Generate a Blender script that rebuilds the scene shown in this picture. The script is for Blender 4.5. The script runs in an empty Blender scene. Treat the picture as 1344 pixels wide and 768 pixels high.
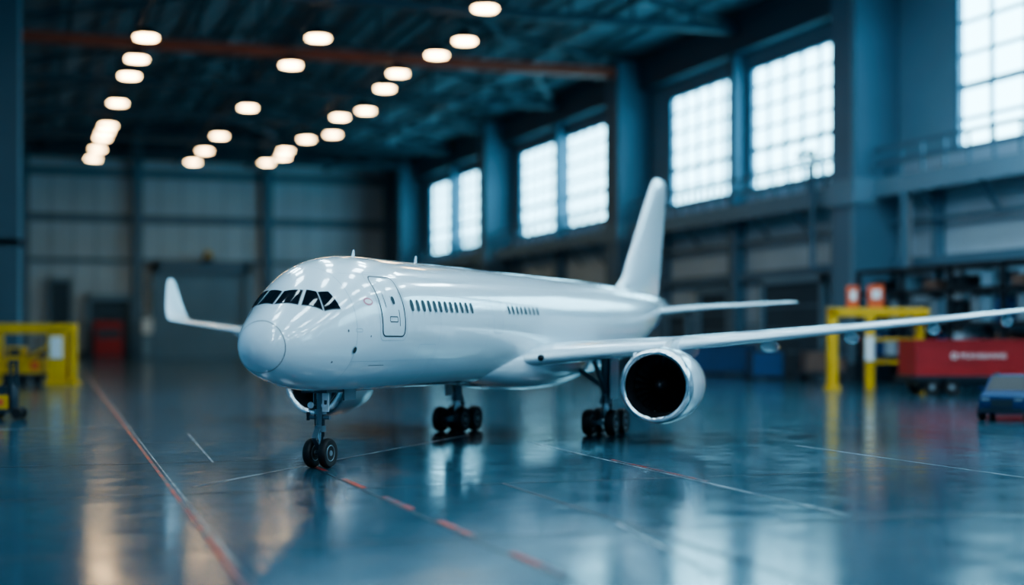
import bpy, bmesh, math, random
import numpy as np
from mathutils import Vector, Matrix
random.seed(4)
sc = bpy.context.scene
CY, SY = 0.9466, 0.3223
def C(X, Y):            # view-aligned metres -> hangar metres
    return (CY*X+SY*Y, -SY*X+CY*Y)

# ------------------------------------------------------------------ materials
def mat(name, col, rough=0.5, metal=0.0, coat=0.0, emis=None, es=0.0, noise=0.0, nscale=1.0, bump=0.0, spec=0.5, rn=0.0):
    m = bpy.data.materials.new(name); m.use_nodes = True
    nt = m.node_tree; b = nt.nodes['Principled BSDF']
    b.inputs['Base Color'].default_value = (*col, 1)
    b.inputs['Roughness'].default_value = rough
    b.inputs['Metallic'].default_value = metal
    b.inputs['Coat Weight'].default_value = coat
    b.inputs['Coat Roughness'].default_value = 0.02
    b.inputs['Specular IOR Level'].default_value = spec
    if emis:
        b.inputs['Emission Color'].default_value = (*emis, 1)
        b.inputs['Emission Strength'].default_value = es
    if noise or bump or rn:
        tc = nt.nodes.new('ShaderNodeTexCoord')
        n = nt.nodes.new('ShaderNodeTexNoise'); n.inputs['Scale'].default_value = nscale
        n.inputs['Detail'].default_value = 6
        nt.links.new(tc.outputs['Object'], n.inputs['Vector'])
        if noise:
            r = nt.nodes.new('ShaderNodeMapRange')
            r.inputs['From Min'].default_value = 0.3; r.inputs['From Max'].default_value = 0.7
            r.inputs['To Min'].default_value = 1-noise; r.inputs['To Max'].default_value = 1+noise
            nt.links.new(n.outputs['Fac'], r.inputs['Value'])
            mx = nt.nodes.new('ShaderNodeVectorMath'); mx.operation = 'SCALE'
            mx.inputs[0].default_value = col
            nt.links.new(r.outputs['Result'], mx.inputs['Scale'])
            nt.links.new(mx.outputs[0], b.inputs['Base Color'])
        if rn:
            r2 = nt.nodes.new('ShaderNodeMapRange')
            r2.inputs['From Min'].default_value = 0.35; r2.inputs['From Max'].default_value = 0.65
            r2.inputs['To Min'].default_value = max(0.02, rough-rn); r2.inputs['To Max'].default_value = rough+rn
            nt.links.new(n.outputs['Fac'], r2.inputs['Value'])
            nt.links.new(r2.outputs['Result'], b.inputs['Roughness'])
        if bump:
            bp = nt.nodes.new('ShaderNodeBump'); bp.inputs['Strength'].default_value = bump
            bp.inputs['Distance'].default_value = 0.05
            nt.links.new(n.outputs['Fac'], bp.inputs['Height'])
            nt.links.new(bp.outputs['Normal'], b.inputs['Normal'])
    return m

M = {}
M['white'] = mat('aircraft_white_paint', (0.68, 0.79, 0.85), 0.20, coat=1.0)
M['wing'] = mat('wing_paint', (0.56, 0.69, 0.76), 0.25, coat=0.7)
M['seam'] = mat('panel_seam', (0.05, 0.07, 0.09), 0.5)
M['softseam'] = mat('soft_panel_seam', (0.34, 0.45, 0.52), 0.4)
M['glass'] = mat('cockpit_glass', (0.006, 0.010, 0.016), 0.06, spec=0.4)
M['pax'] = mat('cabin_window', (0.008, 0.02, 0.035), 0.4, spec=0.2)
M['silver'] = mat('nacelle_lip_metal', (0.80, 0.85, 0.88), 0.18, metal=1.0)
M['duct'] = mat('engine_duct', (0.012, 0.014, 0.018), 0.45)
M['blade'] = mat('fan_blade', (0.05, 0.055, 0.065), 0.3, metal=0.8)
M['rubber'] = mat('tyre_rubber', (0.008, 0.009, 0.011), 0.55)
M['hub'] = mat('wheel_hub', (0.30, 0.36, 0.40), 0.35, metal=0.6)
M['gear'] = mat('gear_metal', (0.16, 0.21, 0.25), 0.35, metal=0.5)
M['darkmetal'] = mat('dark_metal', (0.03, 0.045, 0.06), 0.4, metal=0.4)
M['pink'] = mat('emblem_pink', (0.65, 0.25, 0.32), 0.4)
M['wall'] = mat('wall_panel_blue', (0.19, 0.32, 0.42), 0.7, noise=0.10, nscale=0.05)
M['wallg'] = mat('wall_panel_grey', (0.46, 0.59, 0.68), 0.65, noise=0.10, nscale=0.06)
M['walld'] = mat('wall_panel_dark', (0.05, 0.095, 0.135), 0.8, noise=0.1, nscale=0.05)
M['column'] = mat('column_paint', (0.11, 0.205, 0.29), 0.6, noise=0.08, nscale=0.1)
M['steel'] = mat('roof_steel', (0.05, 0.095, 0.135), 0.55)
M['roof'] = mat('roof_sheet', (0.17, 0.25, 0.31), 0.8, noise=0.2, nscale=0.08)
M['rust'] = mat('rust_red_beam', (0.34, 0.085, 0.05), 0.5)
M['pane'] = mat('window_daylight', (0.7, 0.85, 0.9), 0.3, emis=(0.36, 0.79, 0.96), es=8.0)
M['lamp'] = mat('lamp_glow', (1, 1, 1), 0.3, emis=(1.0, 0.66, 0.32), es=32)
M['panel'] = mat('added_panel_glow', (1, 1, 1), 0.3, emis=(0.62, 0.87, 1.0), es=24)  # glow of the panels added overhead, out of view
M['yellow'] = mat('safety_yellow', (0.72, 0.42, 0.02), 0.45, noise=0.1, nscale=0.5)
M['red'] = mat('container_red', (0.40, 0.022, 0.025), 0.45, noise=0.12, nscale=0.4)
M['orange'] = mat('signal_orange', (0.75, 0.13, 0.04), 0.5)
M['blue'] = mat('container_blue', (0.012, 0.07, 0.20), 0.45, noise=0.1, nscale=0.3)
M['car'] = mat('car_paint_blue', (0.006, 0.032, 0.10), 0.5, spec=0.15)
M['brown'] = mat('crate_brown', (0.16, 0.10, 0.08), 0.7, noise=0.2, nscale=0.6)
M['signwhite'] = mat('sign_white', (0.75, 0.8, 0.82), 0.5)
M['lightlens'] = mat('lamp_lens', (0.8, 0.85, 0.9), 0.1, coat=1)
M['tail'] = mat('tail_lamp_red', (0.5, 0.02, 0.02), 0.2)
M['joint'] = mat('floor_joint', (0.010, 0.025, 0.038), 0.5)

def worn(name, col, thr):
    m = bpy.data.materials.new(name); m.use_nodes = True
    nt = m.node_tree; b = nt.nodes['Principled BSDF']; b.inputs['Roughness'].default_value = 0.3
    tc = nt.nodes.new('ShaderNodeTexCoord'); n = nt.nodes.new('ShaderNodeTexNoise')
    n.inputs['Scale'].default_value = 0.45; n.inputs['Detail'].default_value = 8; n.inputs['Roughness'].default_value = 0.7
    nt.links.new(tc.outputs['Object'], n.inputs['Vector'])
    r = nt.nodes.new('ShaderNodeValToRGB'); r.color_ramp.elements[0].position = thr-0.04
    r.color_ramp.elements[0].color = (0.035, 0.08, 0.115, 1); r.color_ramp.elements[1].position = thr+0.04
    r.color_ramp.elements[1].color = (*col, 1)
    nt.links.new(n.outputs['Fac'], r.inputs['Fac']); nt.links.new(r.outputs['Color'], b.inputs['Base Color'])
    return m
M['redline'] = worn('worn_red_line', (0.40, 0.03, 0.025), 0.49)
M['reddash'] = worn('red_dash_paint', (0.42, 0.03, 0.025), 0.46)
M['whiteline'] = worn('worn_white_line', (0.34, 0.43, 0.48), 0.50)

# floor
m = bpy.data.materials.new('epoxy_floor'); m.use_nodes = True; nt = m.node_tree; b = nt.nodes['Principled BSDF']
tc = nt.nodes.new('ShaderNodeTexCoord')
n1 = nt.nodes.new('ShaderNodeTexNoise'); n1.inputs['Scale'].default_value = 0.07; n1.inputs['Detail'].default_value = 8
n2 = nt.nodes.new('ShaderNodeTexNoise'); n2.inputs['Scale'].default_value = 0.5; n2.inputs['Detail'].default_value = 6
for n in (n1, n2): nt.links.new(tc.outputs['Object'], n.inputs['Vector'])
cr = nt.nodes.new('ShaderNodeValToRGB'); cr.color_ramp.elements[0].position = 0.3; cr.color_ramp.elements[1].position = 0.72
cr.color_ramp.elements[0].color = (0.022, 0.058, 0.090, 1); cr.color_ramp.elements[1].color = (0.042, 0.096, 0.138, 1)
nt.links.new(n1.outputs['Fac'], cr.inputs['Fac']); nt.links.new(cr.outputs['Color'], b.inputs['Base Color'])
mr = nt.nodes.new('ShaderNodeMapRange'); mr.inputs['From Min'].default_value = 0.3; mr.inputs['From Max'].default_value = 0.7
mr.inputs['To Min'].default_value = 0.10; mr.inputs['To Max'].default_value = 0.19
nt.links.new(n2.outputs['Fac'], mr.inputs['Value']); nt.links.new(mr.outputs['Result'], b.inputs['Roughness'])
bp = nt.nodes.new('ShaderNodeBump'); bp.inputs['Strength'].default_value = 0.03; bp.inputs['Distance'].default_value = 0.08
nt.links.new(n1.outputs['Fac'], bp.inputs['Height']); nt.links.new(bp.outputs['Normal'], b.inputs['Normal'])
b.inputs['Specular IOR Level'].default_value = 0.75
M['floor'] = m

# ------------------------------------------------------------------ mesh builder
class MB:
    def __init__(s): s.v = []; s.f = []; s.m = []; s.mats = []
    def mi(s, k):
        if k not in s.mats: s.mats.append(k)
        return s.mats.index(k)
    def add(s, vs, fs, k):
        o = len(s.v); s.v += [tuple(p) for p in vs]; i = s.mi(k)
        for f in fs: s.f.append([a+o for a in f]); s.m.append(i)
    def box(s, a, b, k, rz=0, c=None):
        x0, y0, z0 = a; x1, y1, z1 = b
        vs = [(x, y, z) for x in (x0, x1) for y in (y0, y1) for z in (z0, z1)]
        if rz:
            cx, cy = c if c else ((x0+x1)/2, (y0+y1)/2); co, si = math.cos(rz), math.sin(rz)
            vs = [(cx+(x-cx)*co-(y-cy)*si, cy+(x-cx)*si+(y-cy)*co, z) for x, y, z in vs]
        s.add(vs, [(0, 1, 3, 2), (4, 6, 7, 5), (0, 4, 5, 1), (2, 3, 7, 6), (0, 2, 6, 4), (1, 5, 7, 3)], k)
    def beam(s, p, q, w, h, k):
        p, q = Vector(p), Vector(q); d = (q-p).normalized()
        up = Vector((0, 0, 1)) if abs(d.z) < 0.95 else Vector((0, 1, 0))
        x = d.cross(up).normalized(); y = x.cross(d)
        vs = []
        for c in (p, q):
            for a, bb in ((-1, -1), (1, -1), (1, 1), (-1, 1)): vs.append(c+x*a*w/2+y*bb*h/2)
        s.add(vs, [(0, 1, 2, 3), (4, 7, 6, 5), (0, 4, 5, 1), (1, 5, 6, 2), (2, 6, 7, 3), (3, 7, 4, 0)], k)
    def rev(s, prof, o, ax, k, seg=32, closed=False):
        o = Vector(o); d = Vector(ax).normalized()
        up = Vector((0, 0, 1)) if abs(d.z) < 0.9 else Vector((1, 0, 0))
        x = d.cross(up).normalized(); y = x.cross(d)
        vs = []; n = len(prof)
        for r, t in prof:
            for j in range(seg):
                a = 2*math.pi*j/seg; vs.append(o+d*t+x*(r*math.cos(a))+y*(r*math.sin(a)))
        fs = []
        for i in range(n-1 if not closed else n):
            i2 = (i+1) % n
            for j in range(seg):
                j2 = (j+1) % seg; fs.append((i*seg+j, i*seg+j2, i2*seg+j2, i2*seg+j))
        if not closed:
            fs.append(tuple(range(seg))); fs.append(tuple((n-1)*seg+j for j in reversed(range(seg))))
        s.add(vs, fs, k)
    def cyl(s, p, q, r, k, r2=None, seg=16):
        L = (Vector(q)-Vector(p)).length
        s.rev([(r, 0), (r2 if r2 is not None else r, L)], p, Vector(q)-Vector(p), k, seg)
    def build(s, name, parent=None, loc=(0, 0, 0), rz=0, smooth=True, bevel=0, ang=40, recalc=True):
        me = bpy.data.meshes.new(name); me.from_pydata(s.v, [], s.f)
        for k in s.mats: me.materials.append(M[k])
        me.polygons.foreach_set('material_index', s.m)
        if recalc:
            bm = bmesh.new(); bm.from_mesh(me); bmesh.ops.recalc_face_normals(bm, faces=bm.faces); bm.to_mesh(me); bm.free()
        if smooth:
            me.polygons.foreach_set('use_smooth', [True]*len(me.polygons))
            try: me.set_sharp_from_angle(angle=math.radians(ang))
            except Exception: pass
        me.update()
        ob = bpy.data.objects.new(name, me); sc.collection.objects.link(ob)
        ob.location = loc; ob.rotation_euler = (0, 0, rz)
        if parent: ob.parent = parent
        if bevel:
            bv = ob.modifiers.new('bevel', 'BEVEL'); bv.width = bevel; bv.segments = 2; bv.limit_method = 'ANGLE'
        return ob
def empty(name, loc=(0, 0, 0), rz=0):
    e = bpy.data.objects.new(name, None); sc.collection.objects.link(e); e.location = loc; e.rotation_euler = (0, 0, rz)
    e.empty_display_size = 0.5
    return e

# ================================================================== HANGAR SHELL
EL, ER, D0, D1 = -14.0, 130.0, -60.0, 500.0
mb = MB(); mb.box((EL-2, D0-60, -1), (ER+2, D1+2, 0), 'floor'); mb.build('floor', smooth=False)

wins = [(434.5, 465), (404, 432.5), (342.5, 375), (310, 340.5), (250, 279), (214, 244), (151, 181), (121, 149), (58, 88), (28, 56), (-35, -5)]
ZS, ZT = 33.5, 57.0
mb = MB()
mb.box((ER, D0, 0), (ER+2, D1+2, 18), 'wallg')
mb.box((ER, D0, 18), (ER+2, D1+2, ZS), 'wallg')
mb.box((ER, D0, ZT), (ER+2, D1+2, 68), 'wall')
edges = sorted(wins); prev = D0
for a, b2 in edges:
    if a-prev > 0.1: mb.box((ER, prev, ZS), (ER+2, a, ZT), 'wall')
    prev = b2
mb.box((ER, prev, ZS), (ER+2, D1+2, ZT), 'wall')
mb.build('wall_right', smooth=False)
for i, (a, b2) in enumerate(wins):
    mb = MB()
    mb.box((ER+1.2, a, ZS), (ER+1.4, b2, ZT), 'pane')
    fw = 0.7
    mb.box((ER+0.1, a, ZS), (ER+1.1, a+fw, ZT), 'column'); mb.box((ER+0.1, b2-fw, ZS), (ER+1.1, b2, ZT), 'column')
    mb.box((ER+0.1, a, ZS), (ER+1.1, b2, ZS+fw), 'column'); mb.box((ER+0.1, a, ZT-fw), (ER+1.1, b2, ZT), 'column')
    nc, nr = 5, 6
    if i == 6: nc, nr = 4, 5
    for c in range(1, nc):
        x = a+(b2-a)*c/nc; w = 0.28
        mb.box((ER+0.6, x-w, ZS), (ER+1.1, x+w, ZT), 'wall')
    for r in range(1, nr):
        z = ZS+(ZT-ZS)*r/nr; w = 0.5 if r == 2 else 0.26
        mb.box((ER+0.6, a, z-w), (ER+1.1, b2, z+w), 'wall')
    mb.build('window_%d' % (i+1), smooth=False)
pil = [474, 381, 288, 195, 102, 9]
mb = MB()
for p in pil:
    mb.box((122, p, 0), (129.8, p+7, 66), 'column')
    mb.box((121.4, p-0.6, 0), (129.8, p+7.6, 2.5), 'walld')
    mb.box((121.5, p-0.5, 27), (129.8, p+7.5, 31), 'wall')
    mb.box((121.9, p+0.4, 2.5), (122.0, p+1.2, 60), 'wall')
for p in (433, 341, 246.5, 150, 57):
    mb.box((127.5, p-1.3, 0), (129.8, p+1.3, 60), 'column')
for p in (405, 308, 212, 119, 184, 279, 375):
    mb.box((128.6, p-0.8, 0), (129.8, p+0.8, 30), 'column')
mb.build('trim_1', smooth=False)
mb = MB()
mb.box((128.4, D0, 17), (129.8, D1, 18.6), 'column')
mb.box((127, D0, 59.5), (129.8, D1, 65), 'steel')
mb.box((129, D0, 0), (129.8, D1, 1.5), 'walld')
mb.box((129.3, D0, 8.5), (129.8, D1, 9.2), 'wall')
mb.build('trim_2', smooth=False)
mb = MB()
for a, b2 in ((388.5, 473), (295.5, 380.5), (202.5, 287.5), (109.5, 194.5), (16.5, 101.5)):
    mb.box((125.2, a, 29.6), (129.4, b2, 30.2), 'walld')
    mb.box((124.9, a, 28.0), (125.5, b2, 30.8), 'wall')
    y = a+1
    while y < b2:
        mb.box((125.0, y-0.2, 30.8), (125.3, y+0.2, 35.4), 'column')
        y += 5.5
    for z in (33, 35.2): mb.box((124.95, a, z-0.28), (125.35, b2, z+0.28), 'column')
    y = a+4
    while y < b2:
        mb.beam((129.3, y, 24), (125.5, y, 28.6), 0.5, 0.5, 'column'); y += 14
mb.build('catwalk', smooth=False)

# far wall
mb = MB()
mb.box((EL-2, D1, 0), (ER+2, D1+2, 66), 'wallg')
mb.box((EL-2, D1, 66), (ER+2, D1+2, 84), 'walld')
mb.build('wall_far', smooth=False)
mb = MB()
for e in (2.4, 38.4, 81.5, 124):
    mb.box((e-1.6, D1-3, 0), (e+1.6, D1-.1, 80), 'column')
for z, h in ((44.8, 2.6), (31.5, 1.3), (60, 2.5)):
    mb.box((EL, D1-1.2, z), (ER, D1-.1, z+h), 'column')
for e in np.arange(-10, 130, 7.0):
    mb.box((e, D1-0.3, 0), (e+0.25, D1-.1, 60), 'wall')
mb.box((EL, D1-0.8, 0), (ER, D1-.1, 2), 'walld')
mb.build('trim_3', smooth=False)
mb = MB()
mb.box((43, D1-4, 0), (45, D1-1.2, 32), 'wall'); mb.box((73.5, D1-4, 0), (75.5, D1-1.2, 32), 'wall')
mb.box((43, D1-4, 28), (75.5, D1-1.2, 32), 'column')
for k in range(14): mb.box((45, D1-2.2-0.3*(k % 2), k*2), (73.5, D1-1.2, k*2+2), 'wall')
mb.build('door_1', smooth=False)
mb = MB(); mb.box((10.6, D1-2, 0), (17, D1-1.2, 25), 'walld'); mb.box((10, D1-2.4, 0), (10.8, D1-1.2, 26), 'wall'); mb.box((16.8, D1-2.4, 0), (17.6, D1-1.2, 26), 'wall'); mb.box((10, D1-2.4, 25), (17.6, D1-1.2, 26.2), 'wall')
mb.box((16, D1-2.6, 10), (16.5, D1-2, 11.5), 'signwhite'); mb.build('door_2', smooth=False)
mb = MB(); mb.box((22, D1-3, 0), (23.4, D1-1.2, 21), 'wall'); mb.box((36, D1-3, 0), (36.6, D1-1.2, 21), 'wall'); mb.box((22, D1-3, 19), (36.6, D1-1.2, 21), 'wall'); mb.box((23.4, D1-1.7, 0), (36, D1-1.2, 19), 'walld'); mb.build('door_3', smooth=False)
for i, (a, b2, h) in enumerate(((216, 236, 16), (250, 262, 15), (268, 277, 11), (318, 333, 15), (160, 176, 15))):
    mb = MB(); mb.box((128.9, a, 0), (129.2, b2, h), 'walld')
    mb.box((128.2, a-1, 0), (129.2, a, h+1), 'wall'); mb.box((128.2, b2, 0), (129.2, b2+1, h+1), 'wall'); mb.box((128.2, a-1, h), (129.2, b2+1, h+1.2), 'wall')
    for k in range(1, 4): mb.box((128.7, a, h*k/4-0.2), (128.9, b2, h*k/4+0.2), 'column')
    mb.build('door_%d' % (i+4), smooth=False)
mb = MB(); mb.box((EL-2, 60, 0), (EL, D1, 68), 'wall'); mb.build('wall_left', smooth=False)
mb = MB()
for d in (243.5, 290, 336.5, 383, 429.5, 476):
    mb.box((-3.2, d-1.5, 0), (0.5, d+1.5, 66), 'steel')
    mb.box((-3.6, d-2, 0), (0.9, d+2, 2), 'walld')
    mb.box((0.5, d-0.4, 0), (1.0, d+0.4, 66), 'wall')
mb.box((-4, 242, 21), (1.6, 243.4, 22), 'darkmetal')
mb.build('trim_4', smooth=False)

# roof
RZ = 80.0
mb = MB()
mb.add([(ER+2, D0, 66), (58, D0, RZ), (EL-2, D0, 66), (ER+2, D1+2, 66), (58, D1+2, RZ), (EL-2, D1+2, 66),
        (ER+2, D0, 67), (58, D0, RZ+1), (EL-2, D0, 67), (ER+2, D1+2, 67), (58, D1+2, RZ+1), (EL-2, D1+2, 67)],
       [(0, 1, 4, 3), (1, 2, 5, 4), (6, 9, 10, 7), (7, 10, 11, 8), (0, 3, 9, 6), (2, 8, 11, 5), (0, 6, 7, 1), (1, 7, 8, 2), (3, 4, 10, 9), (4, 5, 11, 10)], 'roof')
mb.build('ceiling', smooth=False)
def rz_(e): return 66+(RZ-66)*(1-abs(e-58)/72)
mb = MB()
for e in np.arange(-8, 130, 9.0):
    mb.box((e-0.35, D0, rz_(e)-1.6), (e+0.35, D1, rz_(e)-0.6), 'steel')
mb.build('roof_purlins', smooth=False)
mb = MB()
for d in np.arange(57.5, 480, 46.5):
    d = float(d); red = abs(d-290) < 1
    k = 'rust' if red else 'steel'
    if red: mb.box((EL, d-0.9, 62.4), (ER-3, d+0.9, 64.4), k)
    else: mb.box((EL, d-0.7, 63), (ER-3, d+0.7, 64.4), k)
    N = 12
    for i in range(N):
        e0 = EL+(ER-EL)*i/N; e1 = EL+(ER-EL)*(i+1)/N; em = (e0+e1)/2
        mb.beam((e0, d, rz_(e0)-1.9), (e1, d, rz_(e1)-1.9), 1.0, 1.0, 'steel')
        if i > 0: mb.beam((e0, d, 64), (e0, d, rz_(e0)-1.6), 0.6, 0.6, 'steel')
        if 0 < i < N-1: mb.beam((e0, d, 64), (e1, d, rz_(e1)-2), 0.5, 0.5, 'steel')
mb.build('roof_trusses', smooth=False)
mb = MB()
for e in (22, 51, 75, 102):
    mb.box((e-0.4, D0, 64.4), (e+0.4, D1, 65.6), 'steel')
for e0, e1, d in ((75, 102, 243.5), (51, 22, 290), (75, 51, 197), (102, 125, 290), (75, 51, 383)):
    mb.beam((e0, d, 65), (e1, d+46.5, 65), 0.7, 0.7, 'steel')
    mb.beam((e1, d, 65), (e0, d+46.5, 65), 0.7, 0.7, 'steel')
mb.build('roof_bracing', smooth=False)

# ceiling lights
lp = [(22, x) for x in (266, 287, 306, 342, 379, 391, 403, 427, 450)]
lp += [(51, x) for x in (256.7, 283.8, 339.4, 389, 421, 449)]
lp += [(72, 225), (76.4, 250.7), (75.2, 264.9), (73, 285.7), (74.8, 304), (77.8, 334.8), (74.2, 346.6), (78.7, 376.7), (73.9, 387.9), (72.8, 413.6), (74.5, 428), (72.3, 443.3)]
lp += [(22, 222), (51, 205), (75, 190)]
mb = MB()
for e, d in lp:
    mb.rev([(1.9, 0), (1.95, 0.3)], (e, d, 59.55), (0, 0, 1), 'lamp', 20)
    mb.rev([(2.15, 0), (1.95, 0.5), (1.2, 1.3), (0.5, 1.8)], (e, d, 59.85), (0, 0, 1), 'darkmetal', 20)
    mb.cyl((e, d, 61.4), (e, d, 64.8), 0.12, 'darkmetal', seg=6)
mb.build('ceiling_lights')
mb = MB()
for e in (8, 32, 56, 80, 104):  # unseen panels, added to light the plane and reflect in its crown
    for d in np.arange(-45, 165, 20.0):
        mb.box((e-2.6, d-5, 62.0), (e+2.6, d+5, 62.15), 'panel')
        mb.box((e-2.9, d-5.3, 62.15), (e+2.9, d+5.3, 62.8), 'darkmetal')
        mb.box((e-0.1, d-0.1, 62.8), (e+0.1, d+0.1, 66), 'darkmetal')
mb.build('added_ceiling_panels', smooth=False)

# ------------------------------------------------------------------ floor markings
marks = MB()
def line(a, b, w, k, z=0.012, dash=None):
    a, b = Vector((*a, 0)), Vector((*b, 0)); d = (b-a); L = d.length; d.normalize(); s = Vector((-d.y, d.x, 0))*w/2
    segs = [(0, L)]
    if dash:
        segs = []; t = 0
        while t < L: segs.append((t, min(L, t+dash[0]))); t += dash[0]+dash[1]
    for t0, t1 in segs:
        p, q = a+d*t0, a+d*t1
        vs = [p-s, p+s, q+s, q-s]
        marks.add([(v.x, v.y, z) for v in vs], [(0, 1, 2, 3)], k)
line((13.5, 330), (5.0, 20), 0.17, 'redline')
line((13.9, 330), (5.22, 20), 0.07, 'whiteline', 0.010)
line((13.95, 72.4), (13.65, 20), 0.26, 'reddash', z=0.016, dash=(4.4, 3.6))
line((13.75, 72.4), (13.4, 20), 0.10, 'joint', 0.010)
line((7.1, 62.8), (28.0, 91.0), 0.20, 'whiteline')
line((29.5, 83.9), (28.0, 45.0), 0.14, 'whiteline', 0.014); line((29.3, 70), (28.8, 58.0), 0.16, 'redline', 0.018)
line((43.5, 75.9), (43.0, 45.0), 0.12, 'whiteline')
line((29.5, 84), (50.0, 84), 0.12, 'joint')
line((-14, 60), (29, 60), 0.14, 'joint'); line((-14, 75.5), (14, 75.5), 0.14, 'joint'); line((-14, 107), (8, 107), 0.3, 'whiteline')
line((-14, 90), (125, 90), 0.12, 'joint'); line((-14, 44), (125, 44), 0.14, 'joint'); line((30, 60), (125, 60), 0.10, 'joint')
line((-14, 135), (125, 135), 0.2, 'joint'); line((-14, 180), (125, 180), 0.2, 'joint')
line((9.5, 75), (10.8, 98), 0.12, 'whiteline', 0.014)
line((19, 20), (20, 60), 0.14, 'joint'); line((60, 20), (60, 220), 0.14, 'joint'); line((90, 20), (90, 220), 0.2, 'joint')
line((17.6, 35), (19.4, 46), 0.12, 'whiteline', 0.014)
marks.build('floor_markings', smooth=False, recalc=False)

# ================================================================== AIRPLANE
OX, OY = C(-11.06, 66.8)
PHI = -math.atan2(0.652, 0.758)
plane = empty('airplane', (OX, OY, 0), PHI)
tab = np.array([
 (0, 5.75, 5.75, 0.0, 5.75), (.05, 6.10, 5.45, .33, 5.76), (.25, 6.53, 5.12, .74, 5.80), (.6, 6.98, 4.82, 1.14, 5.86),
 (1, 7.32, 4.60, 1.46, 5.93), (1.5, 7.68, 4.40, 1.76, 6.0), (2, 8.02, 4.25, 2.0, 6.08), (2.5, 8.38, 4.12, 2.2, 6.18),
 (3, 8.76, 4.02, 2.38, 6.28), (4, 9.42, 3.86, 2.69, 6.47), (5, 9.90, 3.76, 2.93, 6.63), (6, 10.18, 3.70, 3.11, 6.77),
 (8, 10.42, 3.65, 3.33, 6.95), (10, 10.47, 3.63, 3.4, 7.04), (42, 10.47, 3.63, 3.4, 7.04), (46, 10.46, 3.85, 3.37, 7.12),
 (50, 10.42, 4.5, 3.2, 7.35), (54, 10.35, 5.4, 2.8, 7.75), (58, 10.22, 6.5, 2.2, 8.25), (62, 10.0, 7.6, 1.5, 8.75),
 (65, 9.75, 8.4, .85, 9.05), (66.5, 9.5, 8.8, .38, 9.15)])
tx = np.sqrt(tab[:, 0])
def pchip(x, y):
    h = np.diff(x); dl = np.diff(y)/h; n = len(x); d = np.zeros(n)
    for i in range(1, n-1):
        if dl[i-1]*dl[i] > 0:
            w1 = 2*h[i]+h[i-1]; w2 = h[i]+2*h[i-1]; d[i] = (w1+w2)/(w1/dl[i-1]+w2/dl[i])
    d[0] = dl[0]; d[-1] = dl[-1]
    def f(q):
        i = int(min(max(np.searchsorted(x, q)-1, 0), n-2)); t = (q-x[i])/h[i]
        return float(y[i]*(1+2*t)*(1-t)**2+h[i]*d[i]*t*(1-t)**2+y[i+1]*t*t*(3-2*t)-h[i]*d[i+1]*t*t*(1-t))
    return f
fT, fB, fW, fC = [pchip(tx, tab[:, k]) for k in (1, 2, 3, 4)]
def sec(sp):
    q = math.sqrt(max(sp, 0)); return fT(q), fB(q), fW(q), fC(q)
S0 = -1.5
def sp0(s, th):
    t, b, w, c = sec(s); co = math.cos(th)
    return Vector((w*math.sin(th), s+S0, c+(t-c if co > 0 else c-b)*co))
def surf(s, th, off=0.0):
    p = sp0(s, th)
    if off:
        e = 0.02
        ds = sp0(s+e, th)-sp0(max(s-e, 0), th); dt = sp0(s, th+e)-sp0(s, th-e)
        n = dt.cross(ds).normalized()
        c = Vector((0, s+S0, sec(s)[3]))
        if n.dot(p-c) < 0: n = -n
        p = p+n*off
    return p
def thz(s, z, side=1):
    t, b, w, c = sec(s); h = t-c if z > c else c-b
    return side*math.acos(max(-1, min(1, (z-c)/h)))
def thl(s, l):
    return math.asin(max(-1, min(1, l/sec(s)[2])))
mb = MB(); NT = 96
qs = np.concatenate([np.linspace(0.02, 3.4, 110), np.linspace(3.4, math.sqrt(66.5), 81)[1:]])
vs = []
for q in qs:
    for j in range(NT): vs.append(sp0(q*q, 2*math.pi*j/NT))
fs = []
for i in range(len(qs)-1):
    for j in range(NT):
        j2 = (j+1) % NT; fs.append((i*NT+j, i*NT+j2, (i+1)*NT+j2, (i+1)*NT+j))
fs.append(tuple(range(NT))); fs.append(tuple((len(qs)-1)*NT+j for j in reversed(range(NT))))
mb.add(vs, fs, 'white'); mb.build('fuselage', plane, ang=60)

det = MB()
def ribbon(path, w, k, off=0.02, closed=False):
    pts = [surf(s, t, off) for s, t in path]; n = len(pts); L = []
    for i, (s, t) in enumerate(path):
        a = pts[(i-1) % n] if (closed or i > 0) else pts[i]; b_ = pts[(i+1) % n] if (closed or i < n-1) else pts[i]
        tg = (b_-a).normalized(); nn = (surf(s, t, 0.2)-surf(s, t, 0.05)).normalized(); sd = nn.cross(tg).normalized()*w/2
        L += [pts[i]-sd, pts[i]+sd]
    fs = [(2*i, 2*i+1, 2*((i+1) % n)+1, 2*((i+1) % n)) for i in range(n if closed else n-1)]
    det.add(L, fs, k)
def rrect(s0, s1, z0, z1, r, side=1, n=6):
    pts = []
    for cx, cz, a0 in ((s1-r, z1-r, 0), (s0+r, z1-r, 90), (s0+r, z0+r, 180), (s1-r, z0+r, 270)):
        for i in range(n+1):
            a = math.radians(a0+90*i/n); pts.append((cx+r*math.cos(a), cz+r*math.sin(a)))
    out = []
    for i, p in enumerate(pts):
        q = pts[(i+1) % len(pts)]
        for t in np.linspace(0, 1, 8 if math.dist(p, q) > 0.3 else 1, endpoint=False):
            s = p[0]+(q[0]-p[0])*t; z = p[1]+(q[1]-p[1])*t; out.append((s, thz(s, z, side)))
    return out
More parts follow.
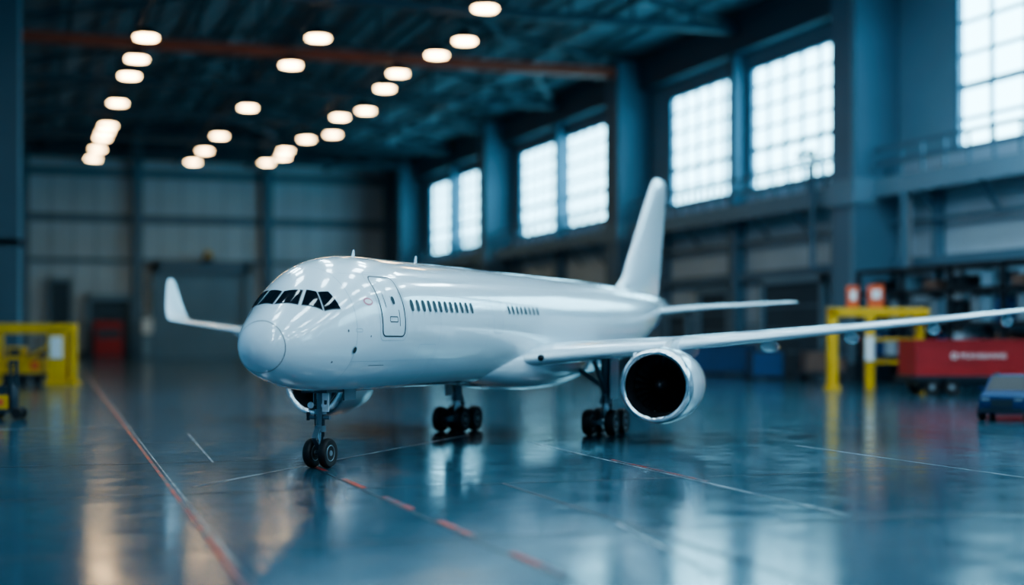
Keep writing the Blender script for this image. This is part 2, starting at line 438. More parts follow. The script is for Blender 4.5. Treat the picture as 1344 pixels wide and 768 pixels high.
def quadpatch(cs, side, k, off=0.02, N=10):
    vs = []
    for i in range(N+1):
        u = i/N
        for j in range(N+1):
            v = j/N
            s = (cs[0][0]*(1-u)+cs[1][0]*u)*(1-v)+(cs[3][0]*(1-u)+cs[2][0]*u)*v
            l = (cs[0][1]*(1-u)+cs[1][1]*u)*(1-v)+(cs[3][1]*(1-u)+cs[2][1]*u)*v
            vs.append(surf(s, side*thl(s, l), off))
    fs = [(i*(N+1)+j, (i+1)*(N+1)+j, (i+1)*(N+1)+j+1, i*(N+1)+j+1) for i in range(N) for j in range(N)]
    det.add(vs, fs, k)
cock = [[(1.80, .07), (2.16, 1.04), (2.90, .86), (2.62, .07)], [(2.27, 1.20), (2.88, 1.93), (3.22, 1.40), (3.02, 1.02)], [(2.97, 2.00), (3.78, 2.36), (3.68, 1.78), (3.28, 1.48)]]
for side in (1, -1):
    for c in cock:
        cx = sum(p[0] for p in c)/4; cy = sum(p[1] for p in c)/4
        big = [(cx+(p[0]-cx)*1.10, max(0.03, cy+(p[1]-cy)*1.08)) for p in c]
        quadpatch(big, side, 'seam', 0.012); quadpatch(c, side, 'glass', 0.03)
ribbon([(0.72, 2*math.pi*j/64) for j in range(64)], 0.035, 'seam', 0.012, True)
for s in (4.6, 12.8, 19.2, 27.5, 36, 44):
    ribbon([(s, 2*math.pi*j/64) for j in range(64)], 0.03, 'softseam', 0.008, True)
for side in (1, -1):
    for z in (5.2, 9.4):
        ribbon([(s, thz(s, z, side)) for s in np.linspace(4.6, 44, 70)], 0.025, 'softseam', 0.008)
    ribbon(rrect(6.55, 8.65, 6.4, 9.3, 0.3, side), 0.08, 'seam', 0.02, True)
    ribbon(rrect(6.35, 8.85, 6.2, 9.5, 0.35, side), 0.03, 'softseam', 0.015, True)
    ribbon(rrect(20.0, 21.3, 6.6, 8.9, 0.2, side), 0.05, 'softseam', 0.02, True)
    ribbon(rrect(43.5, 44.8, 6.6, 8.9, 0.2, side), 0.05, 'softseam', 0.02, True)
    def oval(s, z, a, b_, k, off=0.03, e=2.6):
        vs = []
        for i in range(20):
            t = 2*math.pi*i/20; cx, cz = math.cos(t), math.sin(t)
            x = a*abs(cx)**(2/e)*(1 if cx > 0 else -1); y = b_*abs(cz)**(2/e)*(1 if cz > 0 else -1)
            vs.append(surf(s+x, thz(s+x, z+y, side), off))
        det.add(vs, [tuple(range(20))], k)
    oval(7.75, 8.15, 0.13, 0.2, 'pax')
    ribbon(rrect(7.2, 7.9, 7.1, 7.35, 0.05, side), 0.05, 'seam', 0.02, True)
    ribbon([(8.1, thz(8.1, z, side)) for z in np.linspace(6.9, 7.7, 8)], 0.05, 'seam', 0.02)
    ribbon([(7.0, thz(7.0, z, side)) for z in np.linspace(7.8, 8.5, 8)], 0.04, 'seam', 0.02)
    for i in range(12): oval(9.55+i*0.68, 7.95, 0.17, 0.30, 'pax')
    for i in range(8): oval(22.5+i*0.66, 7.95, 0.16, 0.25, 'pax')
    for i in range(5): oval(28.6+i*0.66, 7.95, 0.13, 0.2, 'softseam')
    for i in range(16): oval(31.8+i*0.66, 7.95, 0.14, 0.2, 'softseam')
    oval(4.55, 5.75, 0.17, 0.2, 'softseam', 0.02, 2); oval(4.55, 5.75, 0.12, 0.15, 'glass', 0.035, 2)
    oval(4.0, 6.65, 0.05, 0.07, 'seam', 0.02, 2); oval(5.6, 6.4, 0.04, 0.05, 'seam', 0.02, 2); oval(3.3, 5.2, 0.05, 0.05, 'seam', 0.02, 2)
    ribbon(rrect(4.5, 4.95, 6.6, 6.75, 0.05, side), 0.03, 'softseam', 0.02, True)
    oval(5.7, 8.05, 0.34, 0.19, 'pink', 0.02, 2); oval(5.7, 8.05, 0.24, 0.11, 'signwhite', 0.03, 2)
    ribbon([(s, thz(s, 5.0, side)) for s in np.linspace(6.2, 7.6, 8)], 0.03, 'seam', 0.02)
    ribbon(rrect(10.5, 12.5, 4.7, 6.0, 0.15, side), 0.03, 'softseam', 0.02, True)
det.build('fuselage_details', plane, recalc=False)

mb = MB()
for s, h in ((9.3, 0.40), (16.6, 0.45)):
    z = sec(s)[0]-0.05; y = s+S0
    mb.add([(-.04, y, z), (.04, y, z), (.04, y+.3, z), (-.04, y+.3, z), (-.015, y+.18, z+h), (.015, y+.18, z+h), (.015, y+.3, z+h), (-.015, y+.3, z+h)],
           [(0, 1, 2, 3), (4, 5, 6, 7), (0, 1, 5, 4), (1, 2, 6, 5), (2, 3, 7, 6), (3, 0, 4, 7)], 'white')
mb.build('antennas', plane)

mb = MB(); vs = []; NU, NV = 40, 32
for i in range(NU+1):
    u = i/NU; s = 20+23*u; k = (math.sin(math.pi*min(1, max(0, u)))**0.55) if 0 < u < 1 else 0.0
    for j in range(NV):
        a = 2*math.pi*j/NV; ca, sa = math.cos(a), math.sin(a)
        x = 3.75*k*abs(ca)**0.8*(1 if ca > 0 else -1); z = 4.75+1.75*k*abs(sa)**0.85*(1 if sa > 0 else -1)
        vs.append((x, s+S0, z))
fs = [(i*NV+j, i*NV+(j+1) % NV, (i+1)*NV+(j+1) % NV, (i+1)*NV+j) for i in range(NU) for j in range(NV)]
mb.add(vs, fs, 'white'); mb.build('belly_fairing', plane, ang=80)

def airfoil(n=22):
    up = []
    for i in range(n+1):
        x = 0.5*(1-math.cos(math.pi*i/n))
        t = 5*(0.2969*math.sqrt(x)-0.126*x-0.3516*x*x+0.2843*x**3-0.1036*x**4)
        up.append((x, t))
    pts = [(x, t, 1) for x, t in reversed(up)]+[(x, t, -1) for x, t in up[1:-1]]
    return pts
AF = airfoil()
def loft(mb, secs, side, k, vertical=False):
    vs = []; n = len(AF)
    for x, y, z, c, tr, cant in secs:
        ca = math.radians(cant); nx, nz = -math.sin(ca), math.cos(ca)
        for ax, at, sg in AF:
            t = at*tr*c*sg*(1.15 if sg > 0 else 0.85)
            camber = 0.02*c*math.sin(math.pi*ax) if not vertical else 0
            tt = t+camber
            vs.append((side*(x+nx*tt), y+ax*c, z+nz*tt))
    fs = [(i*n+j, i*n+(j+1) % n, (i+1)*n+(j+1) % n, (i+1)*n+j) for i in range(len(secs)-1) for j in range(n)]
    fs.append(tuple(range(n))); fs.append(tuple((len(secs)-1)*n+j for j in reversed(range(n))))
    mb.add(vs, fs, k)
tan = math.tan(math.radians(32))
def wle(x): return 24.0+(x-3.0)*tan
def wch(x):
    return 12.6-(x-2)*0.50 if x < 11 else 8.1-(x-11)*(8.1-3.3)/(37.3-11)
for side, nm in ((1, 'wing_left'), (-1, 'wing_right')):
    dih = 0.098 if side > 0 else 0.068
    def wz(x): return 5.0+dih*(x-3)+0.0004*(x-3)**2
    wsec = [(x, wle(x), wz(x), wch(x), 0.125-0.0013*x, 0) for x in (1.5, 3, 5, 7, 9, 11, 14, 17, 20, 23, 26, 29, 32, 34.5, 37.3)]
    x0, y0, z0 = 37.3, wle(37.3), wz(37.3)
    for dx, dy, dz, ch, cant in ((.5, .35, .08, 3.2, 20), (.85, .6, .35, 3.1, 48), (1.1, .8, .9, 2.8, 66), (1.35, 1.15, 1.8, 2.2, 72), (1.6, 1.6, 2.8, 1.6, 74), (1.75, 1.95, 3.4, 1.15, 74), (1.8, 2.2, 3.65, .8, 74)):
        wsec.append((x0+dx, y0+dy, z0+dz, ch, 0.08, cant))
    mb = MB(); loft(mb, wsec, side, 'wing')
    for x in (7.4, 15, 20, 25, 29.5):
        yb = wle(x)+wch(x)*0.5; L = wch(x)*0.4+3.0; r = 0.46
        z = wz(x)-0.36
        mb.rev([(0.03, 0), (r*.5, .10*L), (r*.85, .28*L), (r, .45*L), (r*.8, .7*L), (r*.45, .9*L), (0.03, L)], (side*x, yb, z), (0, 1, -0.03), 'white', 16)
    mb.rev([(0.02, -.12), (.16, -.08), (.2, 0.05), (.2, .3)], (side*3.9, wle(3.9)-0.02, wz(3.9)+0.05), (0, 1, 0), 'glass', 14)
    for xa, xb in ((12.5, 33.5), (4.6, 9.5)):
        n = 20; vs = []
        for i in range(n+1):
            x = xa+(xb-xa)*i/n; c = wch(x); ax = 0.13
            th = 5*(0.2969*math.sqrt(ax)-0.126*ax-0.3516*ax*ax+0.2843*ax**3)*(0.125-.0013*x)*c
            zz = wz(x)+th*1.15+0.02*c*math.sin(math.pi*ax)+0.02
            vs += [(side*x, wle(x)+c*ax, zz), (side*x, wle(x)+c*ax+0.06, zz)]
        mb.add(vs, [(2*i, 2*i+1, 2*i+3, 2*i+2) for i in range(n)], 'softseam')
    mb.build(nm, plane, ang=50)
for side, nm in ((1, 'tailplane_left'), (-1, 'tailplane_right')):
    mb = MB()
    loft(mb, [(0.5, 55.0, 8.35, 6.6, .1, 0), (2, 56.0, 8.45, 6.0, .1, 0), (6, 58.6, 8.85, 4.6, .09, 0), (11.4, 62.2, 9.25, 2.6, .09, 0), (11.9, 62.8, 9.3, 1.8, .07, 0)], side, 'wing')
    mb.build(nm, plane, ang=50)
mb = MB(); vs = []; n = len(AF)
fsec = [(9.6, 49.0, 14.2, .05), (10.4, 51.5, 12.0, .07), (11.2, 53.4, 10.4, .085), (13, 55.0, 9.3, .09), (16, 57.9, 7.2, .09), (19, 60.8, 5.0, .09), (19.8, 61.8, 4.0, .08), (20.05, 62.6, 2.8, .05)]
for z, y, c, tr in fsec:
    for ax, at, sg in AF: vs.append((at*tr*c*sg, y+ax*c, z))
fs = [(i*n+j, i*n+(j+1) % n, (i+1)*n+(j+1) % n, (i+1)*n+j) for i in range(len(fsec)-1) for j in range(n)]
fs.append(tuple(range(n))); fs.append(tuple((len(fsec)-1)*n+j for j in reversed(range(n))))
mb.add(vs, fs, 'white'); mb.build('tail_fin', plane, ang=50)

for side, nm in ((1, 'engine_left'), (-1, 'engine_right')):
    mb = MB(); ex, ey, ez = (11.0 if side > 0 else -11.8), 24.7, 3.5; o = (ex, ey, ez); ax = (0, 1, 0)
    def shell(prof, k):
        nf = len(mb.f); mb.rev(prof, o, ax, k, 64)
        keep = [(f, q) for f, q in zip(mb.f[nf:], mb.m[nf:]) if len(f) == 4]
        mb.f = mb.f[:nf]+[a for a, _ in keep]; mb.m = mb.m[:nf]+[q for _, q in keep]
    shell([(1.80, 0.30), (1.84, 0.12), (1.93, 0.02), (2.02, 0.0), (2.11, 0.06), (2.18, 0.22), (2.22, 0.42)], 'silver')
    shell([(2.22, 0.42), (2.27, 0.9), (2.29, 1.5), (2.27, 2.3), (2.2, 3.2), (2.05, 4.1), (1.88, 4.8), (1.75, 5.2), (1.68, 5.2), (1.7, 4.6)], 'white')
    shell([(1.80, 0.30), (1.74, 0.7), (1.70, 1.2), (1.68, 2.0), (1.66, 3.5), (1.7, 4.6)], 'duct')
    shell([(2.245, 0.40), (2.25, 0.46)], 'softseam')
    shell([(2.285, 1.95), (2.285, 2.0)], 'softseam'); shell([(2.225, 3.1), (2.22, 3.15)], 'softseam')
    mb.rev([(1.66, 2.0), (1.66, 2.1)], o, ax, 'duct', 48)
    mb.rev([(1.15, 3.6), (1.1, 5.0), (0.9, 5.9), (0.85, 6.0)], o, ax, 'gear', 40)
    mb.rev([(0.6, 5.6), (0.5, 6.2), (0.05, 7.2)], o, ax, 'gear', 32)
    mb.rev([(0.02, 0.85), (0.2, 1.0), (0.4, 1.25), (0.5, 1.55), (0.5, 1.9)], o, ax, 'blade', 32)
    for i in range(22):
        a0 = 2*math.pi*i/22; vs = []
        for j in range(7):
            r = 0.45+(1.66-0.45)*j/6; tw = math.radians(25+38*j/6); w = 0.16+0.06*j/6
            for sgn in (-1, 1):
                da = sgn*w*math.sin(tw)/r; yy = 1.55-sgn*w*math.cos(tw)
                vs.append((ex+r*math.cos(a0+da), ey+yy, ez+r*math.sin(a0+da)))
        mb.add(vs, [(2*j, 2*j+1, 2*j+3, 2*j+2) for j in range(6)], 'blade')
    xx = 0.22
    prof = [(26.9, 5.70), (28.2, 6.15), (30, 6.35), (34.5, 6.0), (34.0, 5.3), (31.5, 4.8), (29.6, 4.9)]
    if side < 0: prof = [(26.9, 5.65), (28.2, 5.95), (30, 6.05), (34.5, 5.8), (34.0, 5.2), (31.5, 4.8), (29.6, 4.9)]
    L = len(prof); vs = [(ex-xx, y, z) for y, z in prof]+[(ex+xx, y, z) for y, z in prof]
    mb.add(vs, [tuple(range(L)), tuple(reversed(range(L, 2*L)))]+[(i, (i+1) % L, (i+1) % L+L, i+L) for i in range(L)], 'white')
    mb.add([(ex-side*1.6, ey+1.2, ez+1.55), (ex-side*1.6, ey+3.0, ez+1.55), (ex-side*2.0, ey+2.9, ez+1.95), (ex-side*1.95, ey+2.1, ez+1.9)], [(0, 1, 2, 3)], 'white')
    mb.build(nm, plane, ang=45)

def wheel(mb, c, r, w):
    h = w/2; c = Vector(c)
    prof = [(r*.55, -h*.8), (r*.72, -h), (r*.9, -h*.92), (r*.98, -h*.6), (r, -h*.2), (r, h*.2), (r*.98, h*.6), (r*.9, h*.92), (r*.72, h), (r*.55, h*.8)]
    mb.rev(prof, c, (1, 0, 0), 'rubber', 32)
    for sg in (-1, 1):
        mb.rev([(r*.56, h*.78), (r*.52, h*.86), (r*.42, h*.62), (r*.2, h*.62), (r*.18, h*.95), (r*.05, h*.98)], c, (sg, 0, 0), 'hub', 28)
        for i in range(8):
            a = 2*math.pi*i/8; mb.cyl(c+Vector((sg*h*.6, r*.31*math.cos(a), r*.31*math.sin(a))), c+Vector((sg*h*.72, r*.31*math.cos(a), r*.31*math.sin(a))), r*.05, 'darkmetal', seg=8)
mb = MB(); gy = 4.6
for x in (-.42, .42): wheel(mb, (x, gy, .72), .72, .42)
mb.cyl((-.5, gy, .72), (.5, gy, .72), .12, 'gear')
mb.cyl((0, gy, .6), (0, gy+.05, 2.0), .13, 'silver'); mb.cyl((0, gy+.03, 1.8), (0, gy+.1, 4.3), .2, 'gear')
mb.cyl((0, gy+.03, 1.75), (0, gy+.03, 2.05), .28, 'gear'); mb.cyl((0, gy+.05, 2.6), (0, gy+.05, 2.85), .3, 'gear')
mb.beam((0, gy-.25, 1.9), (0, gy-.6, 1.45), .28, .07, 'gear'); mb.beam((0, gy-.6, 1.45), (0, gy-.12, .95), .24, .07, 'gear')
mb.cyl((0, gy, 2.7), (0, gy+2.1, 4.0), .1, 'gear'); mb.cyl((-.35, gy+.1, 2.9), (-.5, gy+.3, 4.2), .07, 'gear'); mb.cyl((.35, gy+.1, 2.9), (.5, gy+.3, 4.2), .07, 'gear')
mb.cyl((-.55, gy, 2.45), (.55, gy, 2.45), .1, 'gear'); mb.cyl((-.65, gy-.02, 2.3), (-.65, gy-.02, 2.7), .09, 'darkmetal')
for x in (-.38, .38):
    mb.rev([(.05, 0.12), (.14, .08), (.17, 0), (.16, -.02)], (x, gy-.25, 3.05), (0, -1, 0), 'lightlens', 16)
    mb.cyl((x, gy-.2, 3.05), (0, gy, 3.05), .04, 'gear', seg=8)
for k in range(5):
    mb.cyl((.16+.03*(k % 2), gy-.12+.05*k, 1.2+.1*k), (.2, gy-.05+.05*k, 3.6), .025, 'darkmetal', seg=6)
mb.cyl((-.2, gy-.1, 1.1), (-.28, gy-.05, 3.6), .03, 'darkmetal', seg=6)
for x in (-.75, .75):
    mb.box((x-.04, gy+1.0, 3.25), (x+.04, gy+2.2, 3.95), 'gear')
mb.box((.30, gy-.34, 2.75), (.66, gy-.30, 3.75), 'signwhite')
mb.box((.42, gy-.36, 3.1), (.56, gy-.34, 3.3), 'seam')
mb.box((-.7, gy-.6, 3.66), (.7, gy+2.4, 3.80), 'seam')
mb.build('nose_gear', plane, ang=35)
for side, nm in ((1, 'main_gear_left'), (-1, 'main_gear_right')):
    mb = MB(); gx, gy = side*5.3, 32.9; R = .86
    for dx in (-.78, .78):
        for dy in (-1.05, 1.05): wheel(mb, (gx+dx, gy+dy, R), R, .62)
    for dy in (-1.05, 1.05): mb.cyl((gx-.9, gy+dy, R), (gx+.9, gy+dy, R), .14, 'gear')
    mb.cyl((gx, gy-1.2, R+.02), (gx, gy+1.2, R+.02), .2, 'gear')
    mb.cyl((gx, gy, R), (gx, gy, 2.3), .2, 'silver'); mb.cyl((gx, gy, 2.1), (gx, gy, 5.2), .32, 'gear')
    mb.cyl((gx, gy, 2.05), (gx, gy, 2.4), .42, 'gear')
    mb.cyl((gx, gy, 3.0), (gx-side*2.4, gy+.1, 4.6), .16, 'gear'); mb.cyl((gx, gy, 2.6), (gx, gy-2.4, 4.9), .15, 'gear')
    mb.beam((gx, gy+.3, 2.4), (gx, gy+.85, 1.8), .4, .1, 'gear'); mb.beam((gx, gy+.85, 1.8), (gx, gy+.25, 1.15), .35, .1, 'gear')
    mb.cyl((gx, gy-.3, 2.5), (gx, gy-.9, 1.1), .07, 'darkmetal', seg=8)
    mb.box((gx+side*.55, gy-.8, 2.4), (gx+side*.63, gy+.8, 5.0), 'wing')
    mb.beam((gx, gy, 3.6), (gx+side*.6, gy, 3.6), .12, .12, 'gear')
    mb.build(nm, plane, ang=35)

# ================================================================== EQUIPMENT
VR = -math.atan2(SY, CY)
tx0, ty0 = C(44.6, 161); par = empty('cargo_trailer', (tx0, ty0, 0), VR+0.04)
mb = MB(); L = 17.5; W = 6.0
mb.box((0, 0, 2.3), (L, W, 6.0), 'red')
for x in (0, L): mb.box((x-.12, -.12, 2.2), (x+.12, W+.12, 6.15), 'red')
mb.box((-.15, -.15, 5.85), (L+.15, W+.15, 6.2), 'red'); mb.box((-.15, -.15, 2.2), (L+.15, W+.15, 2.6), 'red')
for i in range(1, 30): mb.box((i*L/30-.1, -.07, 2.6), (i*L/30+.1, 0, 3.2), 'red')
mb.build('container', par, smooth=False)
mb = MB()
mb.box((-.6, -.2, 1.7), (L+.4, W+.2, 2.15), 'darkmetal'); mb.box((.5, .6, 1.1), (L-.5, W-.6, 1.7), 'darkmetal')
mb.beam((-.6, W/2, 1.6), (-3.0, W/2, .8), .25, .2, 'darkmetal')
for x in (1.8, 4.0, 12.5, 14.8):
    for y in (.3, W-.3):
        mb.rev([(.55, -.3), (.82, -.3), (.9, -.15), (.9, .15), (.82, .3), (.55, .3)], (x, y, .9), (0, 1, 0), 'rubber', 20)
        mb.rev([(.5, -.26), (.2, -.32), (.1, -.34)], (x, y, .9), (0, 1, 0), 'hub', 16)
mb.build('chassis', par)
mb = MB(); mb.rev([(.36, 0), (.36, .03)], (4.2, -.16, 4.4), (0, -1, 0), 'signwhite', 20); mb.rev([(.2, .035), (.2, .045)], (4.2, -.16, 4.4), (0, -1, 0), 'red', 16); mb.build('round_mark', par)
cu = bpy.data.curves.new('lettering', 'FONT'); cu.body = 'MUHABANNS'; cu.size = 0.85; cu.extrude = 0.01
to = bpy.data.objects.new('lettering', cu); sc.collection.objects.link(to); to.parent = par
to.location = (4.8, -.17, 4.12); to.rotation_euler = (math.pi/2, 0, 0); cu.materials.append(M['signwhite'])

bx, by = C(38.8, 179); par = empty('yellow_gate_frame', (bx, by, 0), VR)
mb = MB()
mb.box((0, 0, 0), (1.2, 1.2, 10.0), 'yellow'); mb.box((-.3, -.3, 0), (1.5, 1.5, .5), 'yellow')
mb.box((4.7, 0, 0), (5.7, 1.0, 9.2), 'yellow'); mb.box((0, 0, 9.0), (12.4, 1.1, 10.1), 'yellow')
mb.box((11.4, 2, 0), (12.4, 3.0, 10.0), 'yellow'); mb.box((11.4, 1.1, 9), (12.4, 3, 10.1), 'yellow')
mb.box((4.5, -.3, 3.6), (5.6, -.02, 6.6), 'signwhite')
for z in (3.4, 6.2): mb.beam((5.7, .5, z), (11.4, 2.4, z), .4, .4, 'yellow')
mb.build('frame', par, smooth=False, bevel=.06)
mb = MB(); mb.box((2.4, .2, 10.1), (3.8, .9, 12.8), 'orange'); mb.box((2.7, .1, 11.0), (3.5, .2, 12.2), 'signwhite')
mb.box((5.0, .2, 10.1), (6.9, .9, 12.9), 'orange'); mb.box((5.4, .1, 11.2), (6.5, .2, 12.3), 'signwhite'); mb.build('signal_boxes', par, smooth=False, bevel=.05)

mb = MB()
for a in np.arange(120, 190, 11.0):
    for e in (117, 123):
        mb.box((e-.3, a-.3, 0), (e+.3, a+.3, 16), 'darkmetal')
for z in (3.5, 8, 12.5, 15.7): mb.box((116.7, 119.7, z), (123.3, 186.3, z+.5), 'darkmetal')
mb.build('storage_rack', smooth=False)
mb = MB()
for i, d in enumerate(np.arange(123, 186, 3.1)):
    k = ['hub', 'darkmetal', 'column', 'brown', 'blue', 'wall'][i*7 % 6]
    z = 8.5
    if i % 3 == 0: mb.rev([(.9, 0), (.9, 3.4), (.5, 3.8), (.25, 4.0), (.25, 3.99)], (118.5, d, z), (0, 0, 1), 'hub', 14)
    else: mb.box((117.5, d-1.2, z), (121, d+1.2, z+2.2+(i % 4)*.4), k)
    k2 = ['brown', 'column', 'blue', 'darkmetal', 'wallg'][i*3 % 5]
    mb.box((117.5, d-1.3, 4), (121.5, d+1.2, 6+(i*5 % 3)*.6), k2)
    if i % 2: mb.box((117.6, d-1.3, 13), (121.5, d+1.2, 14.3+(i % 3)*.4), k)
o = mb.build('rack_stock'); o.parent = bpy.data.objects['storage_rack']
mb = MB()
def pipe(pts, r, k):
    for p, q in zip(pts, pts[1:]): mb.cyl(p, q, r, k, seg=12)
    for p in pts[1:-1]: mb.rev([(r*.3, -r*1.1), (r*.9, -r*.7), (r*1.12, 0), (r*.9, r*.7), (r*.3, r*1.1)], p, (0, 0, 1), k, 12)
pipe([(124, 216, 37), (124, 211, 37), (124, 211, 18), (128, 205, 18)], .5, 'column')
pipe([(124, 185, 0.5), (124, 185, 28)], .5, 'column'); pipe([(127, 188, 0.5), (127, 188, 28)], .4, 'hub')
pipe([(128.5, 281, 0.5), (128.5, 281, 28)], .5, 'column')
pipe([(128.3, 110, 24), (128.3, 194, 24)], .4, 'column'); pipe([(128.3, 203, 24), (128.3, 287, 24)], .4, 'column')
mb.build('wall_pipes')

def crate(name, X, Y, L, W, H, k, rot=0, base=.3):
    x, y = C(X, Y); mb = MB()
    mb.box((0, 0, base), (L, W, H), k)
    for xx in np.arange(.5, L-.2, 1.1): mb.box((xx, -.12, base+.4), (xx+.5, 0, H-.4), k)
    for xx in (0, L-.4): mb.box((xx, -.15, 0), (xx+.4, .3, H+.1), 'darkmetal'); mb.box((xx, W-.3, 0), (xx+.4, W+.15, H+.1), 'darkmetal')
    mb.box((0, -.15, H-.3), (L, W+.15, H), 'darkmetal'); mb.box((0, -.15, base), (L, W+.15, base+.3), 'darkmetal')
    return mb.build(name, None, (x, y, 0), VR+rot, smooth=False)
crate('blue_container', 30.5, 252, 12, 5, 5.6, 'blue')
crate('blue_container', 36.5, 224, 5.5, 4, 4.6, 'blue')
x, y = C(42.8, 215); mb = MB()
mb.box((0, 0, 1.0), (6.8, 4, 1.5), 'darkmetal'); mb.box((.4, .4, 1.5), (3.6, 3.6, 4.4), 'brown'); mb.box((3.9, .4, 1.5), (6.4, 3.6, 3.4), 'brown')
for a in (.2, 6.4): mb.box((a, .1, 1.2), (a+.25, .35, 7.0), 'darkmetal'); mb.box((a, 3.7, 1.2), (a+.25, 3.95, 7.0), 'darkmetal')
for z in (4.6, 6.8): mb.box((.2, .1, z), (6.65, .3, z+.25), 'darkmetal')
for a in (1, 5.8):
    for c in (.4, 3.6): mb.rev([(.3, -.2), (.5, -.2), (.5, .2), (.3, .2)], (a, c, .5), (0, 1, 0), 'rubber', 14)
mb.build('storage_cart', None, (x, y, 0), VR)

mb = MB(); mb.box((0, 0, .6), (9, 5, 12.0), 'red'); mb.box((.6, -.3, 2), (8.4, 0, 9.5), 'walld'); mb.box((.6, -.5, 2), (8.4, -.3, 6.5), 'red'); mb.box((0, 0, 0), (9, 5, .6), 'darkmetal'); mb.box((2, 1, 12), (7, 4, 13.2), 'darkmetal')
mb.build('tool_cabinet', None, (24, 488, 0), 0, smooth=False)
mb = MB(); mb.box((0, 0, 0), (4, 3, 14), 'column'); mb.box((.3, -.2, 8), (3.7, 0, 13), 'signwhite'); mb.box((.3, -.2, 1), (3.7, 0, 7), 'wall'); mb.build('control_cabinet', None, (38.5, 486, 0), 0, smooth=False)
mb = MB(); mb.rev([(1.0, 0), (1.3, .5), (1.1, 1.8), (.3, 2.3)], (61, 494.0, 33.5), (0, 0, 1), 'yellow', 16); mb.box((59.5, 493, 32.2), (62.5, 498.7, 33.5), 'darkmetal'); mb.build('warning_beacon')

x, y = C(-70.5, 200); mb = MB()
mb.box((6.8, 0, 0), (9.3, 2.2, 7.6), 'yellow'); mb.box((-6, 0, 7.0), (10.4, 2.0, 8.4), 'yellow'); mb.box((7.2, -.15, 3.6), (8.9, 0, 6.6), 'signwhite')
mb.box((9.8, .2, .5), (10.5, 1.8, 8.2), 'yellow'); mb.box((6.4, -.3, 0), (10.8, 2.6, .5), 'yellow')
mb.box((-.8, 0, 0), (.4, 1.4, 7.2), 'yellow'); mb.box((-.8, .2, 1.0), (7, 1.2, 1.5), 'darkmetal')
mb.box((.6, .9, 1.5), (5.8, 3.8, 3.6), 'yellow'); mb.box((.9, .8, 3.6), (3.2, 3.2, 5.2), 'yellow'); mb.box((3.6, 1.0, 3.6), (5.6, 3.4, 4.6), 'brown')
mb.box((1.2, .7, 3.9), (2.9, .8, 4.9), 'darkmetal'); mb.box((1.0, .8, 1.9), (2.4, .9, 3.1), 'darkmetal'); mb.box((4.2, .8, 2.0), (5.4, .9, 3.2), 'orange')
for wx in (1.2, 3.2, 5.2): mb.rev([(.3, -.25), (.7, -.25), (.75, 0), (.7, .25), (.3, .25)], (wx, .6, .75), (0, 1, 0), 'rubber', 20)
mb.cyl((4.6, 2, 4.4), (4.6, 2, 6.8), .12, 'darkmetal', seg=8)
mb.beam((.3, .5, 1.4), (6.9, .5, 5.4), .35, .35, 'yellow')
mb.build('yellow_loading_gantry', None, (x, y, 0), VR, smooth=False, bevel=.05)
# service trolley at the left edge: dark upright frame, yellow base, wheels
x, y = C(-39.3, 114); mb = MB()
mb.box((-1.2, -.6, .5), (.9, .9, .8), 'darkmetal'); mb.box((-1.0, -.4, .8), (.0, .6, 1.9), 'yellow'); mb.box((-.9, -.3, 1.9), (-.1, .5, 2.6), 'darkmetal')
mb.cyl((.55, .2, .8), (.55, .2, 4.6), .12, 'darkmetal'); mb.cyl((.05, .2, .8), (.05, .2, 4.6), .09, 'darkmetal'); mb.cyl((.05, .2, 4.5), (.6, .2, 4.5), .1, 'darkmetal')
mb.cyl((-.9, .2, 2.4), (.55, .2, 3.6), .07, 'darkmetal')
mb.rev([(.28, 0), (.3, .1), (.3, 1.5), (.15, 1.8), (.08, 2.0)], (.3, .0, .8), (0, 0, 1), 'darkmetal', 16); mb.box((-.85, -.45, 1.1), (-.3, -.4, 1.6), 'orange')
for a in (-1.0, .75):
    for c in (-.5, .8): mb.rev([(.15, -.12), (.42, -.14), (.46, 0), (.42, .14), (.15, .12)], (a, c, .46), (0, 1, 0), 'rubber', 16)
mb.build('service_trolley', None, (x, y, 0), VR)

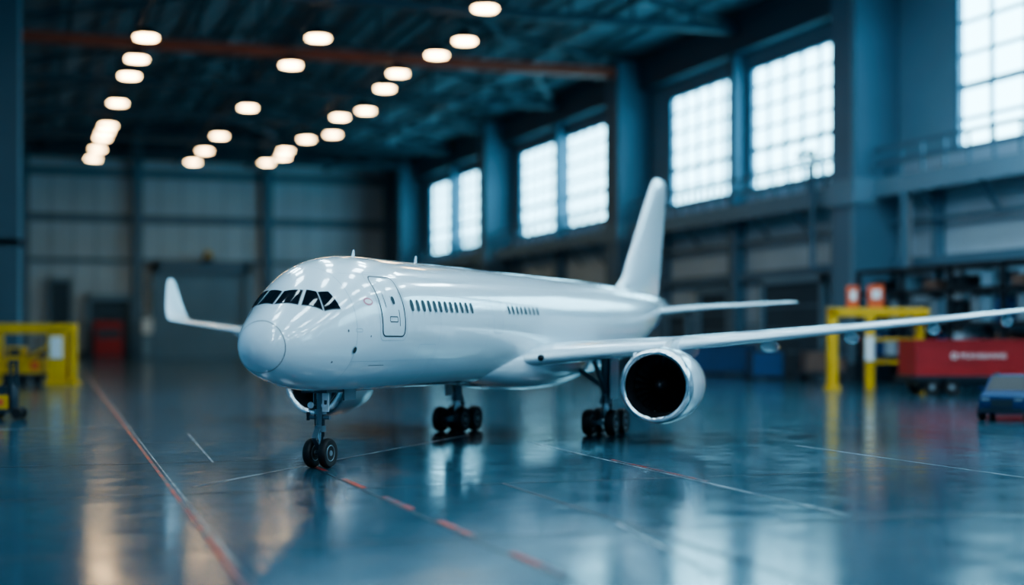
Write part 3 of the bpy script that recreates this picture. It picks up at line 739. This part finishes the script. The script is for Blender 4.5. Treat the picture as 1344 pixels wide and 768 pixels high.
def suv(loc, rz, S):
    par = empty('car', (*loc, 0), rz); mb = MB()
    prof = [(-2.30, .78, .42, .80), (-2.22, .88, .30, .98), (-1.9, .93, .26, 1.06), (-1.2, .95, .26, 1.14), (-.9, .95, .26, 1.17), (1.6, .95, .26, 1.2), (2.1, .92, .3, 1.17), (2.28, .85, .42, 1.05)]
    vs = []; K = 24
    for y, w, zb, zt in prof:
        for i in range(K):
            a = 2*math.pi*(i+.5)/K; ca, sa = math.cos(a), math.sin(a)
            vs.append((w*S*abs(ca)**.3*(1 if ca > 0 else -1), y*S, S*((zb+zt)/2+(zt-zb)/2*abs(sa)**.3*(1 if sa > 0 else -1))))
    fs = [(i*K+j, i*K+(j+1) % K, (i+1)*K+(j+1) % K, (i+1)*K+j) for i in range(len(prof)-1) for j in range(K)]+[tuple(range(K)), tuple((len(prof)-1)*K+j for j in range(K))]
    mb.add(vs, fs, 'car')
    base = [(-.88*S, -1.0*S, 1.1*S), (.88*S, -1.0*S, 1.1*S), (.88*S, 2.15*S, 1.1*S), (-.88*S, 2.15*S, 1.1*S)]
    roof = [(-.68*S, -.25*S, 1.74*S), (.68*S, -.25*S, 1.74*S), (.68*S, 1.6*S, 1.76*S), (-.68*S, 1.6*S, 1.76*S)]
    mb.add(base+roof, [(0, 1, 5, 4), (1, 2, 6, 5), (2, 3, 7, 6), (3, 0, 4, 7), (4, 5, 6, 7), (0, 3, 2, 1)], 'car')
    def inset(a, b_, c, d, k, f=.10, off=.02):
        p = [Vector(q) for q in (a, b_, c, d)]; ce = sum(p, Vector())/4; n = (p[1]-p[0]).cross(p[3]-p[0]).normalized()
        if n.dot(ce-Vector((0, .5*S, 1.3*S))) < 0: n = -n
        mb.add([ce+(q-ce)*(1-f)+n*off for q in p], [(0, 1, 2, 3)], k)
    inset(base[0], base[1], roof[1], roof[0], 'duct'); inset(base[2], base[3], roof[3], roof[2], 'pax', .14)
    for s_ in (0, 1):
        a, b_, c, d = (base[1], base[2], roof[2], roof[1]) if s_ else (base[0], base[3], roof[3], roof[0])
        A, B, Cc, D = map(Vector, (a, b_, c, d)); Mb, Mt = (A+B)/2, (Cc+D)/2
        inset(A, Mb, Mt, D, 'pax', .16); inset(Mb, B, Cc, Mt, 'pax', .16)
    for x in (-.86, .86):
        for y in (-1.45, 1.4):
            mb.rev([(.2*S, -.13*S), (.33*S, -.14*S), (.37*S, -.06*S), (.37*S, .06*S), (.33*S, .14*S), (.2*S, .13*S)], (x*S, y*S, .37*S), (1, 0, 0), 'rubber', 24)
            mb.rev([(.22*S, 0), (.2*S, .12*S), (.05*S, .15*S)], (x*S, y*S, .37*S), (1 if x > 0 else -1, 0, 0), 'hub', 16)
    for x in (-.62, .62):
        mb.box(((x-.15)*S, -2.30*S, .80*S), ((x+.15)*S, -2.16*S, .90*S), 'hub')
        mb.box(((x-.18)*S, 2.16*S, .8*S), ((x+.18)*S, 2.3*S, 1.0*S), 'tail')
        mb.box((x*1.62*S-.08*S, -.75*S, 1.15*S), (x*1.62*S+.08*S, -.6*S, 1.3*S), 'car')
    mb.box((-.4*S, -2.34*S, .55*S), (.4*S, -2.2*S, .85*S), 'darkmetal'); mb.box((-.8*S, -2.36*S, .36*S), (.8*S, -2.1*S, .5*S), 'darkmetal')
    mb.box((-.62*S, -.1*S, 1.76*S), (-.56*S, 1.5*S, 1.82*S), 'darkmetal'); mb.box((.56*S, -.1*S, 1.76*S), (.62*S, 1.5*S, 1.82*S), 'darkmetal')
    mb.build('body', par, ang=35)
suv(C(39.2, 115), VR-0.45, 1.95)

# ================================================================== LIGHT + CAMERA
w = bpy.data.worlds.new('sky'); sc.world = w; w.use_nodes = True
bg = w.node_tree.nodes['Background']; bg.inputs['Color'].default_value = (0.25, 0.56, 0.90, 1); bg.inputs['Strength'].default_value = 0.38

cd = bpy.data.cameras.new('camera'); cam = bpy.data.objects.new('camera', cd); sc.collection.objects.link(cam)
cam.location = (0, 0, 6.27); cam.rotation_euler = (math.pi/2, 0, VR)
cd.sensor_width = 36; cd.lens = 36*1915/1344; cd.shift_y = 61/1344; cd.clip_end = 2000; cd.clip_start = 0.5
cd.dof.use_dof = True; cd.dof.focus_distance = 73; cd.dof.aperture_fstop = 0.075; cd.dof.aperture_blades = 0
sc.camera = cam
try:
    sc.view_settings.view_transform = 'AgX'; sc.view_settings.look = 'AgX - Medium High Contrast'
except Exception as ex: print(ex)
